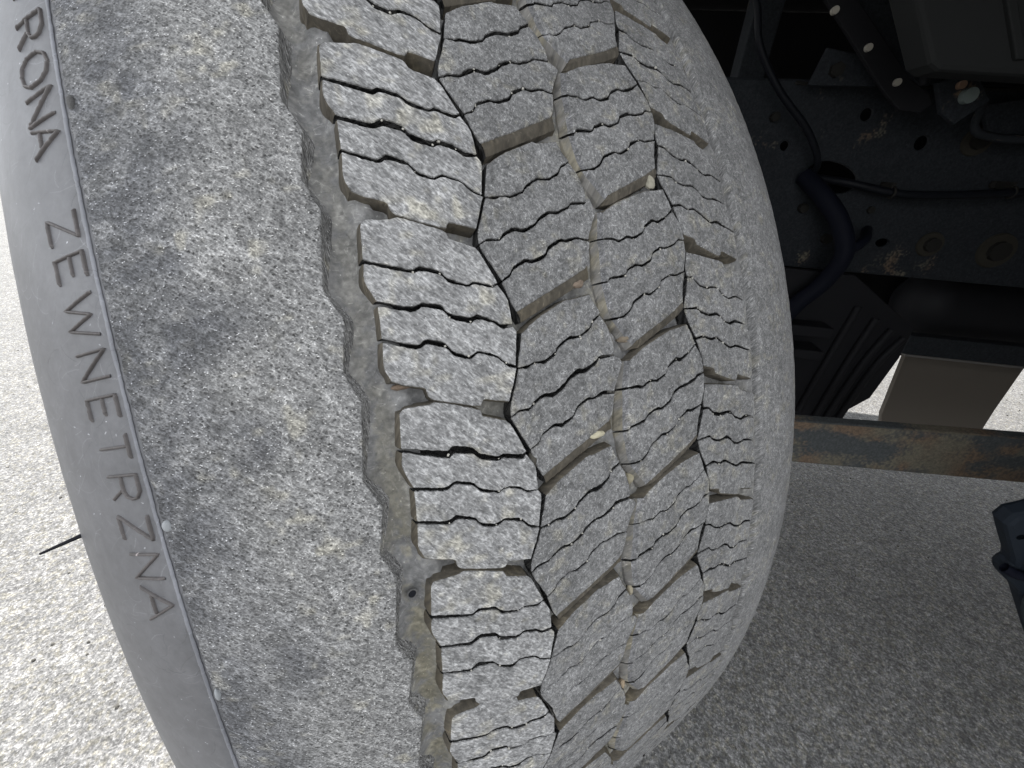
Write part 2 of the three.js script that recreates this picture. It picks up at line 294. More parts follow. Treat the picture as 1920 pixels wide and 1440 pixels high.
// ---------------------------------------------------------------- tread blocks
// one pitch of the pattern, four block rows, in millimetres [across, along]
const ROWS = [
  { name: 'first', mat: M.lug, top: [[-88, 36.3], [-86.6, 37.5], [-79.6, 37.0], [-77.2, 37.6], [-64, 32.4], [-63.3, 29.9], [-55.4, 26.6]],
    left: [[-88, 36.3], [-89.4, 25.2], [-90.3, 20.4], [-89.6, 17.5], [-88.0, 12.4], [-88.7, 1.7], [-89.9, -6.5], [-88.4, -10.6]], cutL: [1, 4, 5],
    right: [[-55.4, 26.6], [-54.0, 25.0], [-50, 14.3], [-47.4, 9], [-47.5, 0.4], [-46.3, -2], [-48.8, -13.4], [-50.4, -17.5], [-53.4, -24]], cutR: [2, 4, 6],
    bottom: [[-88.4, -10.6], [-85.6, -12.2], [-79.2, -14.4], [-78.8, -17.3], [-77.5, -18.5], [-63.4, -23.6], [-62, -21.4], [-53.4, -24]],
    cuts: [[[-89.4, 25.2], [-76.2, 20.6], [-74.3, 21.8], [-68.2, 19.9], [-66.2, 17.2], [-60.1, 14.9], [-58.2, 15.6], [-51.7, 13.4], [-50, 14.3]],
      [[-88.0, 12.4], [-78.4, 9.3], [-75.4, 10.9], [-69.6, 8.9], [-68, 6.1], [-61.5, 3.7], [-59.1, 4.8], [-53.9, 2.7], [-51.5, 0.6], [-47.5, 0.4]],
      [[-88.7, 1.7], [-79.4, -1.7], [-76.7, -0.2], [-71, -2.6], [-69, -5.5], [-64.2, -7.6], [-60.8, -6.3], [-55.2, -8.4], [-52, -11.8], [-48.8, -13.4]]],
    w: 1.95, sideL: { cw: 0.7, cd: 1.1, fl: 1.3 }, sideR: { cw: 0.05, cd: 0.8, fl: 0.05, cut: true }, end: { cw: 0.35, cd: 0.9, fl: 0.5 }, start: { cw: 0.35, cd: 0.9, fl: 0.4 } },
  { name: 'second', mat: M.rib, top: [[-44.4, 54], [-40, 56.8], [-36.5, 58.7], [-24.6, 63.4], [-23.4, 63.0], [-14.3, 64.2]],
    left: [[-44.4, 54], [-47.8, 43], [-51.8, 33.7], [-53, 31.4], [-53.4, 27.6], [-52.6, 25], [-48, 15], [-46, 7], [-44.8, 4.7]], cutL: [1, 4, 6],
    right: [[-14.3, 64.2], [-12.6, 60.3], [-10.8, 56.7], [-8.4, 51.9], [-6.8, 45.2], [-7.2, 41], [-4.2, 38.8], [-3.8, 37.6], [-8.4, 30.5], [-9.8, 27], [-12, 19.3], [-14, 17]], cutR: [2, 5, 9],
    bottom: [[-44.8, 4.7], [-36, 8.2], [-20.5, 14.3], [-14, 17]],
    cuts: [[[-47.8, 43], [-44.7, 42.7], [-41.6, 43.6], [-38, 43], [-33, 45.2], [-31.5, 47.1], [-26.5, 49.7], [-21.3, 49.6], [-16.5, 52], [-15, 54.4], [-10.8, 56.7]],
      [[-53.4, 27.6], [-50.4, 29.1], [-46, 28.9], [-44.4, 30.3], [-40, 32.3], [-36, 31.5], [-30.9, 33.9], [-29.4, 35.7], [-24.4, 37.9], [-21.5, 37.5], [-15.5, 39.8], [-14.4, 41.1], [-7.2, 41]],
      [[-48, 15], [-44.6, 16.6], [-43.1, 18.9], [-37.8, 21.2], [-34.8, 20.4], [-29.7, 22.3], [-27.6, 25], [-22.2, 27.3], [-19.6, 26.8], [-14.7, 28], [-9.8, 27]]],
    w: 1.5, sideL: { cw: 0.05, cd: 0.8, fl: 0.05, cut: true }, sideR: { cw: 0.5, cd: 1.0, fl: 1.0 }, end: { cw: 4.0, cd: 1.9, fl: 0.1 }, start: { cw: 0.4, cd: 0.8, fl: 0.2 } },
  { name: 'third', mat: M.rib, top: [[0.3, 94.6], [8.7, 98.6], [23.5, 103], [34.4, 104]],
    left: [[0.3, 94.6], [-1.5, 88], [-2.6, 84.3], [-2.8, 80.4], [-4.6, 68.2], [-3.6, 57], [-2.6, 54.3], [3, 46], [4.6, 44.6]], cutL: [2, 4, 6],
    right: [[34.4, 104], [37.6, 95.4], [41, 89], [41, 82.6], [40.6, 77], [37.6, 69.2], [34.6, 62], [33.6, 56.8]], cutR: [1, 3, 5],
    bottom: [[4.6, 44.6], [26, 53], [33.6, 56.8]],
    cuts: [[[-2.6, 84.3], [1.9, 84.1], [4.8, 83], [9.5, 84.9], [12.8, 84], [18.3, 86], [19.9, 88.5], [25.1, 91.1], [27.3, 90.2], [33.3, 92.4], [37.6, 95.4]],
      [[-4.6, 68.2], [-3.5, 69.4], [4.6, 69.8], [6, 71.8], [11, 73.6], [14.2, 73], [19.6, 74.9], [21.3, 77.7], [25.9, 79.6], [30.1, 79.5], [35.3, 80.8], [37.4, 82.6], [41, 82.6]],
      [[-2.6, 54.3], [0.6, 54.5], [4.2, 56.5], [6.8, 59.6], [13, 62.2], [15.8, 61.6], [21.4, 64], [23, 66.4], [28.7, 68.5], [31.8, 67.9], [37.6, 69.2]]],
    w: 1.35, sideL: { cw: 4.6, cd: 3.3, fl: 0.5, flank: true }, sideR: { cw: 0.05, cd: 0.8, fl: 0.05, cut: true }, end: { cw: 3.4, cd: 1.8, fl: 0.1 }, start: { cw: 0.5, cd: 0.8, fl: 0.2 } },
  { name: 'fourth', mat: M.rib, top: [[41.4, 77.2], [46.4, 76.2], [64.5, 72.3], [66.5, 69.6], [77.6, 65.8], [79.4, 64.6]],
    left: [[41.4, 77.2], [39.2, 71], [39.4, 67], [36.2, 59], [34.2, 53.8], [35.6, 48.5], [39.2, 40.5], [41.7, 31], [41.9, 28.4]], cutL: [2, 4, 6],
    right: [[79.4, 64.6], [79, 59], [78, 53.4], [77, 47.4], [76.5, 42.2], [79, 37.3], [79.4, 29], [78.4, 21], [77, 16.2]], cutR: [2, 4, 6],
    bottom: [[41.9, 28.4], [48.7, 26.2], [49.4, 23.5], [63.7, 17.8], [65.4, 20.6], [77, 16.2]],
    cuts: [[[39.4, 67], [42.6, 66.4], [45.9, 63.1], [50.9, 61.2], [54.8, 61.7], [58.4, 60.6], [61.7, 57.6], [66.1, 55.6], [71.4, 56], [78, 53.4]],
      [[34.2, 53.8], [42.3, 53.5], [44.2, 51.3], [49.3, 49.6], [54.5, 49.9], [57.4, 48.4], [60.1, 45.2], [64, 44], [68.6, 44.7], [76.5, 42.2]],
      [[39.2, 40.5], [43.9, 41], [48.4, 38.8], [52.3, 39.4], [57, 36.4], [61.9, 33.2], [66.3, 33.8], [79.4, 29]]],
    w: 1.4, sideL: { cw: 0.05, cd: 0.8, fl: 0.05, cut: true }, sideR: { cw: 0.8, cd: 0.9, fl: 0.8 }, end: { cw: 0.8, cd: 1.2, fl: 0.3 }, start: { cw: 0.3, cd: 0.8, fl: 0.2 } },
];
function chaikin(p, c = 0.12) { const o = [p[0]]; for (let i = 0; i < p.length - 1; i++) { const a = p[i], b = p[i + 1]; if (i > 0) o.push([lerp(a[0], b[0], c), lerp(a[1], b[1], c)]); if (i < p.length - 2) o.push([lerp(a[0], b[0], 1 - c), lerp(a[1], b[1], 1 - c)]); } o.push(p[p.length - 1]); return o; }
function resample(p, n) {
  const L = [0]; for (let i = 1; i < p.length; i++) L.push(L[i - 1] + Math.hypot(p[i][0] - p[i - 1][0], p[i][1] - p[i - 1][1]));
  const o = []; let k = 0; for (let i = 0; i < n; i++) { const d = L[L.length - 1] * i / (n - 1); while (k < p.length - 2 && L[k + 1] < d) k++; const f = (d - L[k]) / Math.max(1e-6, L[k + 1] - L[k]); o.push([lerp(p[k][0], p[k + 1][0], Math.min(1, f)), lerp(p[k][1], p[k + 1][1], Math.min(1, f))]); }
  return o;
}
const sub = (poly, i, j) => poly.slice(i, j + 1);
// a slat: Coons patch between its upper and lower edge, then rounded rim, chamfer and walls
function slatGeo(T, B, L, Rr, S, phi0, sd, N, Mr) {
  const D = 6.4, n = { x: 0 };
  T = resample(chaikin(T), N); B = resample(chaikin(B), N); L = resample(chaikin(L), Mr); Rr = resample(chaikin(Rr), Mr);
  const g = []; const tiltS = (rnd() - 0.5) * 0.28, tiltU = (rnd() - 0.5) * 0.2;
  const mid = [(T[0][0] + T[N - 1][0] + B[0][0] + B[N - 1][0]) / 4, (T[0][1] + T[N - 1][1] + B[0][1] + B[N - 1][1]) / 4];
  for (let j = 0; j < Mr; j++) for (let i = 0; i < N; i++) {
    const a = i / (N - 1), b = j / (Mr - 1), q = [0, 0];
    for (let c = 0; c < 2; c++) q[c] = (1 - b) * T[i][c] + b * B[i][c] + (1 - a) * L[j][c] + a * Rr[j][c] - ((1 - a) * (1 - b) * T[0][c] + a * (1 - b) * T[N - 1][c] + (1 - a) * b * B[0][c] + a * b * B[N - 1][c]);
    g.push(q);
  }
  const at = (i, j) => g[j * N + i], per = [];
  const chordN = (a, b) => { const dx = b[0] - a[0], dy = b[1] - a[1], l = Math.hypot(dx, dy) || 1; return [-dy / l, dx / l]; };
  const sides = [
    { idx: [...Array(N).keys()].map(i => i), s: S.top }, { idx: [...Array(Mr).keys()].map(j => j * N + N - 1), s: S.right },
    { idx: [...Array(N).keys()].map(i => (Mr - 1) * N + N - 1 - i), s: S.bottom }, { idx: [...Array(Mr).keys()].map(j => (Mr - 1 - j) * N), s: S.left }];
  for (const sI of sides) sI.n = chordN(g[sI.idx[0]], g[sI.idx[sI.idx.length - 1]]);
  sides[1].n = [1, 0]; sides[3].n = [-1, 0];
  sides.forEach((sI, q) => sI.idx.forEach((k, e) => {
    const last = sI.idx.length - 1, pv = g[sI.idx[Math.max(0, e - 1)]], nx = g[sI.idx[Math.min(last, e + 1)]], ln = chordN(pv, nx);
    const nb = e === 0 ? sides[(q + 3) % 4] : e === last ? sides[(q + 1) % 4] : null;
    per.push({ k, ln, s: sI.s, n: sI.n, nb });
  }));
  const P = [], UV = [], I = [];
  const face = (u, s) => 0.10 * jit(u * 0.4 + sd, s * 0.4) + 0.16 * slow(u * 0.2 + sd, s * 0.2) + tiltS * (s - mid[1]) / 7 + tiltU * (u - mid[0]) / 20;
  const put = (u, s, h) => { const p = mm(u, s, h, phi0); P.push(...p); UV.push(u * 1e-3 + h * 0.0003, s * 1e-3 + phi0 * 0.5 + (h > 0.5 ? h * 0.0009 : 0)); return P.length / 3 - 1; };
  const id = []; const isEdge = (i, j) => i === 0 || j === 0 || i === N - 1 || j === Mr - 1;
  // small irregular wear along the rim
  const rim = new Map();
  for (const v of per) { const q = g[v.k], w = v.s.jit ?? 0.16; rim.set(v.k, [q[0] + v.ln[0] * w * (jit(q[0] * 1.1 + sd, q[1] * 1.1) - 0.15), q[1] + v.ln[1] * w * (jit(q[0] * 1.1 + sd, q[1] * 1.1) - 0.15)]); }
  for (let j = 0; j < Mr; j++) for (let i = 0; i < N; i++) { const k = j * N + i, e = isEdge(i, j), q = e ? rim.get(k) : g[k]; id.push(put(q[0], q[1], face(q[0], q[1]) + (e ? 0.10 : 0))); }
  for (let j = 0; j < Mr - 1; j++) for (let i = 0; i < N - 1; i++) { const a = id[j * N + i], b = id[j * N + i + 1], c = id[(j + 1) * N + i], d = id[(j + 1) * N + i + 1]; I.push(a, c, d, a, d, b); }
  let prev = per.map(v => id[v.k]);
  const ring = (f, wall) => { const cur = per.map(v => { const q = rim.get(v.k), r = f(v, q); return put(r[0], r[1], r[2]); }); const m = per.length; for (let i = 0; i < m; i++) { const j = (i + 1) % m; if (per[i].k === per[j].k) continue; const to = !wall ? I : (per[i].s.cut && per[j].s.cut) ? W2 : (wall === 1 && (per[i].s.flank || per[j].s.flank)) ? W3 : (per[i].s.flank || per[j].s.flank) ? W4 : W1; to.push(prev[i], prev[j], cur[j], prev[i], cur[j], cur[i]); } prev = cur; };
  const off = (v, a) => { let x = v.n[0] * a(v.s), y = v.n[1] * a(v.s); if (v.nb) { x += v.nb.n[0] * a(v.nb.s); y += v.nb.n[1] * a(v.nb.s); } return [x, y]; };
  const dmax = (v, a) => v.nb ? Math.max(a(v.s), a(v.nb.s)) : a(v.s);
  ring((v, q) => [q[0] + v.ln[0] * 0.22, q[1] + v.ln[1] * 0.22, face(q[0], q[1]) + 0.42]);
  let nFace = I.length; const W1 = [], W2 = [], W3 = [], W4 = [];
  ring((v, q) => { const o = off(v, s => s.cw * 0.5), h = Math.max(dmax(v, s => s.cd) * 0.36, 0.5); return [q[0] + o[0] + v.ln[0] * 0.15, q[1] + o[1] + v.ln[1] * 0.15, h]; }, 1);
  ring((v, q) => { const o = off(v, s => s.cw), h = dmax(v, s => s.cd); return [q[0] + o[0] + v.ln[0] * 0.1, q[1] + o[1] + v.ln[1] * 0.1, Math.max(h, 0.6) + (h > 1.1 ? 0.2 * jit(q[0], q[1]) : 0)]; }, 3);
  nFace = I.length;
  ring((v, q) => { const o = off(v, s => s.cw + s.fl); return [q[0] + o[0] + v.ln[0] * 0.1, q[1] + o[1] + v.ln[1] * 0.1, D]; }, 2);
  I.push(...W1, ...W2, ...W3, ...W4);
  const geo = new THREE.BufferGeometry();
  geo.setAttribute('position', new THREE.Float32BufferAttribute(P, 3)); geo.setAttribute('uv', new THREE.Float32BufferAttribute(UV, 2)); geo.setIndex(I);
  geo.addGroup(0, nFace, 0); geo.addGroup(nFace, W1.length, 1); geo.addGroup(nFace + W1.length, W2.length, 2); if (W3.length) geo.addGroup(nFace + W1.length + W2.length, W3.length, 3); if (W4.length) geo.addGroup(nFace + W1.length + W2.length + W3.length, W4.length, 4); return toCreasedNormals(geo, 0.75);
}
function shiftCut(c, d, w, sd) { return c.map((q, i) => { const e = ((i === 0 || i === c.length - 1) ? 0.7 : 1) * (1 + 0.45 * slow(q[0] * 0.25 + w * 71, d * 0.3 + w * 37)) * (q[0] < -45 ? lerp(1.2, 0.75, sstep(-82, -50, q[0])) : 1); return [q[0], q[1] + d * w * 0.5 * e]; }); }
function makeBlock(row, phi0, sd, N = 60, Mr = 8) {
  const cuts = row.cuts.map((c, k) => { const ju = 0.35 * (rnd() - 0.5), js = 0.5 * (rnd() - 0.5), w = row.w * (0.62 + 0.6 * rnd()); return { w, p: c.map((q, i) => (i === 0 || i === c.length - 1) ? q : [q[0] + ju + 0.2 * (rnd() - 0.5), q[1] + js + 0.3 * (rnd() - 0.5)]) }; });
  const sipe = { cw: 0.05, cd: 0.8, fl: -0.02, jit: 0.24, cut: true }, out = [];
  for (let k = 0; k < 4; k++) {
    const T = k === 0 ? row.top : shiftCut(cuts[k - 1].p, -1, cuts[k - 1].w), B = k === 3 ? row.bottom : shiftCut(cuts[k].p, 1, cuts[k].w);
    const l0 = k === 0 ? 0 : row.cutL[k - 1], l1 = k === 3 ? row.left.length - 1 : row.cutL[k], r0 = k === 0 ? 0 : row.cutR[k - 1], r1 = k === 3 ? row.right.length - 1 : row.cutR[k];
    const L = sub(row.left, l0, l1).map(q => [...q]), Rr = sub(row.right, r0, r1).map(q => [...q]);
    L[0] = T[0]; Rr[0] = T[T.length - 1]; L[L.length - 1] = B[0]; Rr[Rr.length - 1] = B[B.length - 1];
    out.push(slatGeo(T, B, L, Rr, { top: k === 0 ? row.start : sipe, bottom: k === 3 ? row.end : sipe, left: row.sideL, right: row.sideR }, phi0, sd + k * 13.7, N, Mr));
  }
  return out;
}
function blockBase(row, phi0) {          // the solid foot that the four slats stand on
  const loop = [...row.top.slice(0, -1), ...row.right.slice(0, -1), ...row.bottom.slice(1).reverse(), ...row.left.slice(1).reverse()];
  const pts = loop.map(q => new THREE.Vector2(q[0], q[1])), P = [], UV = [], I = [];
  for (const h of [4.3, 6.6]) for (const q of pts) { P.push(...mm(q.x, q.y, h, phi0)); UV.push(q.x * 1e-3, q.y * 1e-3 + phi0 * 0.5); }
  for (const f of THREE.ShapeUtils.triangulateShape(pts, [])) I.push(...f);
  const n = pts.length; for (let i = 0; i < n; i++) { const j = (i + 1) % n; I.push(i, j, n + j, i, n + j, n + i); }
  const g = new THREE.BufferGeometry(); g.setAttribute('position', new THREE.Float32BufferAttribute(P, 3)); g.setAttribute('uv', new THREE.Float32BufferAttribute(UV, 2)); g.setIndex(I);
  return toCreasedNormals(g, 0.5);
}
PITCH.forEach((phi, i) => ROWS.forEach((row, r) => {
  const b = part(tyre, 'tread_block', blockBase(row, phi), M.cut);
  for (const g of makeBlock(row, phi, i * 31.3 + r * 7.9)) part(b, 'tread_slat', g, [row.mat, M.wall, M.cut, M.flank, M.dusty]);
}));
{ // the rest of the tread, round the back of the wheel
  const n = 44, lo = PITCH[10] - 0.1138, hi = PITCH[0] + 0.1138 - 2 * Math.PI, step = (lo - hi) / (n - 1), all = [];
  const one = []; for (const row of ROWS) for (const g of makeBlock(row, 0, 5, 14, 3)) one.push(g);
  const m1 = mergeGeometries(one);
  for (let k = 0; k < n; k++) { const a = lo - k * step, g = m1.clone(); g.translate(0, -HUB, 0); g.rotateX(-a); g.translate(0, HUB, 0); all.push(g); }
  part(tyre, 'worn_tread', mergeGeometries(all), M.rib).userData.kind = 'stuff';
}
{ // rim and hub, behind the tyre
  const pr = [[0.02, 0.05], [0.10, 0.06], [0.17, 0.02], [0.20, -0.06], [0.255, -0.09], [0.275, -0.15], [0.292, -0.16], [0.292, -0.145], [0.28, 0.0], [0.292, 0.12], [0.275, 0.13]].map(q => new THREE.Vector2(q[0], q[1]));
  const g = new THREE.LatheGeometry(pr, 64); g.rotateZ(-Math.PI / 2); g.translate(0, HUB, 0); part(tyre, 'rim', g, M.rim);
}

// raised lettering on the side wall; letters stand 11.4 mm tall, tops towards the tread
const GLYPH = {
  S: [[[.95, .2], [.7, 0], [.3, 0], [.05, .2], [.1, .42], [.85, .6], [.95, .82], [.7, 1], [.3, 1], [.05, .82]]],
  T: [[[0, 0], [1, 0]], [[.5, 0], [.5, 1]]], R: [[[0, 1], [0, 0], [.7, 0], [.95, .12], [1, .28], [.9, .44], [.65, .52], [0, .52]], [[.55, .52], [1, 1]]],
  O: [[[.5, 0], [.2, .07], [.02, .3], [.02, .7], [.2, .93], [.5, 1], [.8, .93], [.98, .7], [.98, .3], [.8, .07], [.5, 0]]],
  N: [[[0, 1], [0, 0], [1, 1], [1, 0]]], A: [[[0, 1], [.5, 0], [1, 1]], [[.2, .66], [.8, .66]]], Z: [[[0, 0], [1, 0], [0, 1], [1, 1]]],
  E: [[[1, 0], [0, 0], [0, 1], [1, 1]], [[0, .45], [.85, .45]]], W: [[[0, 0], [.25, 1], [.5, .15], [.75, 1], [1, 0]]],
};
const TEXT = [['S', 428, 411], ['T', 400, 382], ['R', 366, 348.5], ['O', 338, 316], ['N', 309, 291], ['A', 288, 268.5], ['Z', 228, 211], ['E', 202, 186.5], ['W', 177, 151], ['N', 142, 125.5], ['E', 114, 100], ['T', 90, 74], ['R', 64, 48.5], ['Z', 37.5, 21], ['N', 11, -6], ['A', -12.5, -38]];
function strokeGeo(pts) {                // pts [t mm, phi mrad] -> low rounded ridge
  const d = []; for (let i = 0; i < pts.length - 1; i++) { const a = pts[i], b = pts[i + 1], n = Math.max(2, Math.ceil(Math.hypot(b[0] - a[0], (b[1] - a[1]) * 0.49) / 0.7)); for (let k = i ? 1 : 0; k <= n; k++) d.push([lerp(a[0], b[0], k / n), lerp(a[1], b[1], k / n)]); }
  const prof = [[-0.70, 0.15], [-0.52, -0.5], [-0.22, -0.85], [0.22, -0.85], [0.52, -0.5], [0.70, 0.15]];
  return gridGeo(prof.length, d.length, (i, j) => {
    const p = d[Math.max(0, j - 1)], q = d[Math.min(d.length - 1, j + 1)], dt = q[0] - p[0], ds = (q[1] - p[1]) * 0.48, l = Math.hypot(dt, ds) || 1;
    const nt = -ds / l, ns = dt / l, c = d[j], e = (j === 0 || j === d.length - 1) ? 0.35 : 1, w = prof[i][0] * 0.78, wob = 1 + 0.25 * jit(c[0] * 3, c[1]);
    return [...wallL((c[0] + nt * w) * 1e-3, (c[1] + ns * w / 0.48) * 1e-3, (prof[i][1] > 0 ? prof[i][1] : prof[i][1] * e * 0.8 * wob) * 1e-3), c[0] * 1e-3, c[1] * 5e-4];
  });
}
for (const [ch, p0, p1] of TEXT) part(tyre, 'letter', mergeGeometries(GLYPH[ch].map(s => strokeGeo(s.map(([x, y]) => [lerp(4.1, 15.4, y), lerp(p0, p1, x)])))), M.letter);
{ // moulding hair, wear mark and small studs on the outer edge
  const a = new THREE.Vector3(...wallL(0.058, 0.0101, 0.001)), b = new THREE.Vector3(...wallL(0.058, 0.0101, -0.0105)); b.y -= 0.002;
  const g = new THREE.CylinderGeometry(0.0004, 0.0008, a.distanceTo(b), 8); const m = part(tyre, 'rubber_hair', g, M.hose, 'thin dark rubber hair sticking out of the side wall');
  m.position.copy(a).lerp(b, 0.5); m.quaternion.setFromUnitVectors(new THREE.Vector3(0, 1, 0), b.clone().sub(a).normalize());
  for (const [t, ph, r] of [[-0.0012, 0.0294, 0.0019], [-0.001, -0.0955, 0.0022]]) {
    const s = (() => { const q = new THREE.SphereGeometry(r * 0.8, 16, 12), p = q.attributes.position; for (let i = 0; i < p.count; i++) { const f = 1 + 0.35 * hn2(p.getX(i) * 11 + ph, p.getY(i) * 11 + p.getZ(i) * 7); p.setXYZ(i, p.getX(i) * f * 0.7, p.getY(i) * f * 1.2, p.getZ(i) * f * 0.6); } q.computeVertexNormals(); return q; })(); const q = crown(U0 - t * 0.2 + 0.0012, ph, 0); const o = part(tyre, 'moulding_stud', s, M.stud); o.position.set(...q);
  }
  const w = new THREE.SphereGeometry(0.0024, 16, 12); w.scale(0.55, 1, 1); const o = part(tyre, 'wear_mark', w, M.groove, 'small dark half-round mark at the band edge'); o.position.set(...crown(U0 + 0.001, 0.2925, 0.0009));
  const h = part(tyre, 'vent_hole', new THREE.CircleGeometry(0.0014, 20), M.hose, 'small round hole in the outer groove');
  part(h, 'hole_rim', new THREE.TorusGeometry(0.00155, 0.0003, 8, 24), M.groove);
  h.position.set(...crown(-0.0943, -0.0498, 0.0048)); h.rotation.x = -(TURN - 0.0498);
}
// ---------------------------------------------------------------- stones wedged in the tread
function stoneGeo(r, sx, sy, sz, k, det = 2) {
  const g = mergeVertices(new THREE.IcosahedronGeometry(1, det).deleteAttribute('uv').deleteAttribute('normal')), p = g.attributes.position;
  for (let i = 0; i < p.count; i++) { const v = new THREE.Vector3().fromBufferAttribute(p, i), f = 1 + 0.22 * hn2(v.x * 0.03 + k * 0.1, v.y * 0.03 + v.z * 0.021 + k * 0.17) + 0.08 * hn1(v.x * 0.04 + k, v.z * 0.04); v.multiplyScalar(f); p.setXYZ(i, v.x * sx * r, v.y * sy * r, v.z * sz * r); }
  g.computeVertexNormals(); return g;
}
const stoneMat = c => std({ color: new THREE.Color(...c).multiplyScalar(0.8), roughness: 0.95, flatShading: true });
for (const [u, ph, h, r, sx, sy, c, label] of [
  [0.0295, 0.2148, 0.0012, 0.0024, 0.8, 1.2, [0.33, 0.31, 0.25], 'pale cream stone wedged between blocks high in the third row'],
  [-0.0172, 0.1382, 0.0022, 0.0020, 1.5, 0.8, [0.22, 0.17, 0.13], 'flat brown stone lodged between second-row blocks above the middle'],
  [0.0010, 0.0925, 0.0030, 0.0024, 1.3, 0.8, [0.21, 0.17, 0.125], 'brown stone in the centre groove right of the middle'],
  [-0.0198, 0.0262, 0.0010, 0.0021, 1.7, 0.7, [0.50, 0.46, 0.33], 'bright yellowish stone stuck in a cut of the second row'],
  [-0.0040, -0.0200, 0.0036, 0.0022, 0.9, 1.2, [0.30, 0.27, 0.19], 'sand-coloured stone low in the centre groove, just below the yellowish one'],
  [-0.0058, -0.1238, 0.0034, 0.0022, 0.8, 1.3, [0.34, 0.30, 0.22], 'pale sandy stone in the centre groove near the bottom'],
  [-0.0085, -0.2320, 0.0028, 0.0023, 0.8, 1.3, [0.36, 0.28, 0.19], 'tan stone lowest in the centre groove'],
  [-0.0850, 0.0884, 0.0030, 0.0016, 2.6, 0.7, [0.17, 0.125, 0.09], 'brown flake of mud in the notch of a first-row block'],
  [-0.0469, 0.0210, 0.0020, 0.0023, 0.8, 1.4, [0.06, 0.055, 0.045], 'dark leaf scrap in the narrow cut between first and second row']]) {
  const m = single('stone', stoneGeo(r, sx, sy, 0.9, ph * 30), stoneMat(c), label, label.includes('leaf') ? 'leaf scrap' : label.includes('mud') ? 'mud flake' : 'stone');
  if (label.includes('leaf')) m.name = 'leaf_scrap'; if (label.includes('mud')) m.name = 'mud_flake';
  m.position.set(...crown(u, ph, h)); m.rotation.x = -(ph + TURN);
}
{ // pale grains caught in the cuts of the tread
  const g = stoneGeo(1, 1, 0.8, 0.9, 7, 1), n = 260, im = new THREE.InstancedMesh(g, stoneMat([0.50, 0.48, 0.43]), n), d = new THREE.Object3D();
  for (let i = 0; i < n; i++) {
    const row = ROWS[rnd() * 4 | 0], cut = row.cuts[rnd() * 3 | 0], q = cut[1 + (rnd() * (cut.length - 2) | 0)], r = 0.00022 + 0.00042 * rnd() * rnd();
    d.position.set(...crown(q[0] * 1e-3, PITCH[2 + (rnd() * 7 | 0)] + (q[1] + (rnd() - 0.5) * 1.2) * 0.002, 0.0002 + rnd() * 0.0006)); d.scale.setScalar(r); d.rotation.set(rnd() * 6, rnd() * 6, rnd() * 6); d.updateMatrix(); im.setMatrixAt(i, d.matrix);
  }
  im.name = 'sand_grains'; scene.add(im); tag(im, 'tiny pale sand grains caught in the zigzag cuts of the tread', 'sand', null, 'stuff');
}
{ // loose grit on the asphalt
  const g = stoneGeo(1, 1, 0.6, 0.85, 3), n = 7000, im = new THREE.InstancedMesh(g, stoneMat([0.34, 0.33, 0.31]), n), d = new THREE.Object3D();
  for (let i = 0; i < n; i++) {
    const x = -2.2 + rnd() * 5, z = -1.8 + rnd() * 3.0, r = 0.0008 + Math.pow(rnd(), 5) * 0.0026; d.position.set(x, r * 0.4, z); d.scale.setScalar(r); d.rotation.set(rnd(), rnd() * 6, rnd()); d.updateMatrix(); im.setMatrixAt(i, d.matrix);
    const c = 0.25 + Math.pow(rnd(), 2) * 1.1; im.setColorAt(i, new THREE.Color(c, c * 0.98, c * 0.93));
  }
  im.name = 'grit'; im.castShadow = im.receiveShadow = true; scene.add(im); tag(im, 'scattered light grit lying on the asphalt', 'grit', null, 'stuff');
}

// ---------------------------------------------------------------- the truck behind the wheel; x along it, z towards the camera
const YAW = -0.66048;
const inTruck = o => { o.rotation.y = YAW; return o; };
const box = (x0, x1, y0, y1, z0, z1, r = 0.003) => { const g = new RoundedBoxGeometry(x1 - x0, y1 - y0, z1 - z0, 2, r); g.translate((x0 + x1) / 2, (y0 + y1) / 2, (z0 + z1) / 2); return metreUV(g); };
function metreUV(g) { const p = g.attributes.position, n = g.attributes.normal, uv = g.attributes.uv; for (let i = 0; i < p.count; i++) { const ax = Math.abs(n.getX(i)), ay = Math.abs(n.getY(i)); if (ay > 0.7) uv.setXY(i, p.getX(i), p.getZ(i)); else if (ax > 0.7) uv.setXY(i, p.getZ(i), p.getY(i)); else uv.setXY(i, p.getX(i), p.getY(i)); } return g; }
function plate(pts, depth, z, holes = [], bevel = 0.0015) {
  const s = new THREE.Shape(pts.map(q => new THREE.Vector2(q[0], q[1])));
  for (const h of holes) { const c = new THREE.Path(); c.absellipse(h[0], h[1], h[2], h[3] ?? h[2], 0, Math.PI * 2, true, h[4] ?? 0); s.holes.push(c); }
  const g = new THREE.ExtrudeGeometry(s, { depth: depth - 2 * bevel, bevelEnabled: true, bevelSize: bevel, bevelThickness: bevel, bevelSegments: 2, curveSegments: 24 }); g.translate(0, 0, z - depth + bevel); return g;
}
const disc = (x, y, z, r, d, seg = 6) => { const g = new THREE.CylinderGeometry(r * 0.94, r, d, seg); g.rotateX(Math.PI / 2); g.translate(x, y, z + d / 2); return g; };
const tube = (pts, r, n = 60) => new THREE.TubeGeometry(new THREE.CatmullRomCurve3(pts.map(q => new THREE.Vector3(...q))), n, r, 10);

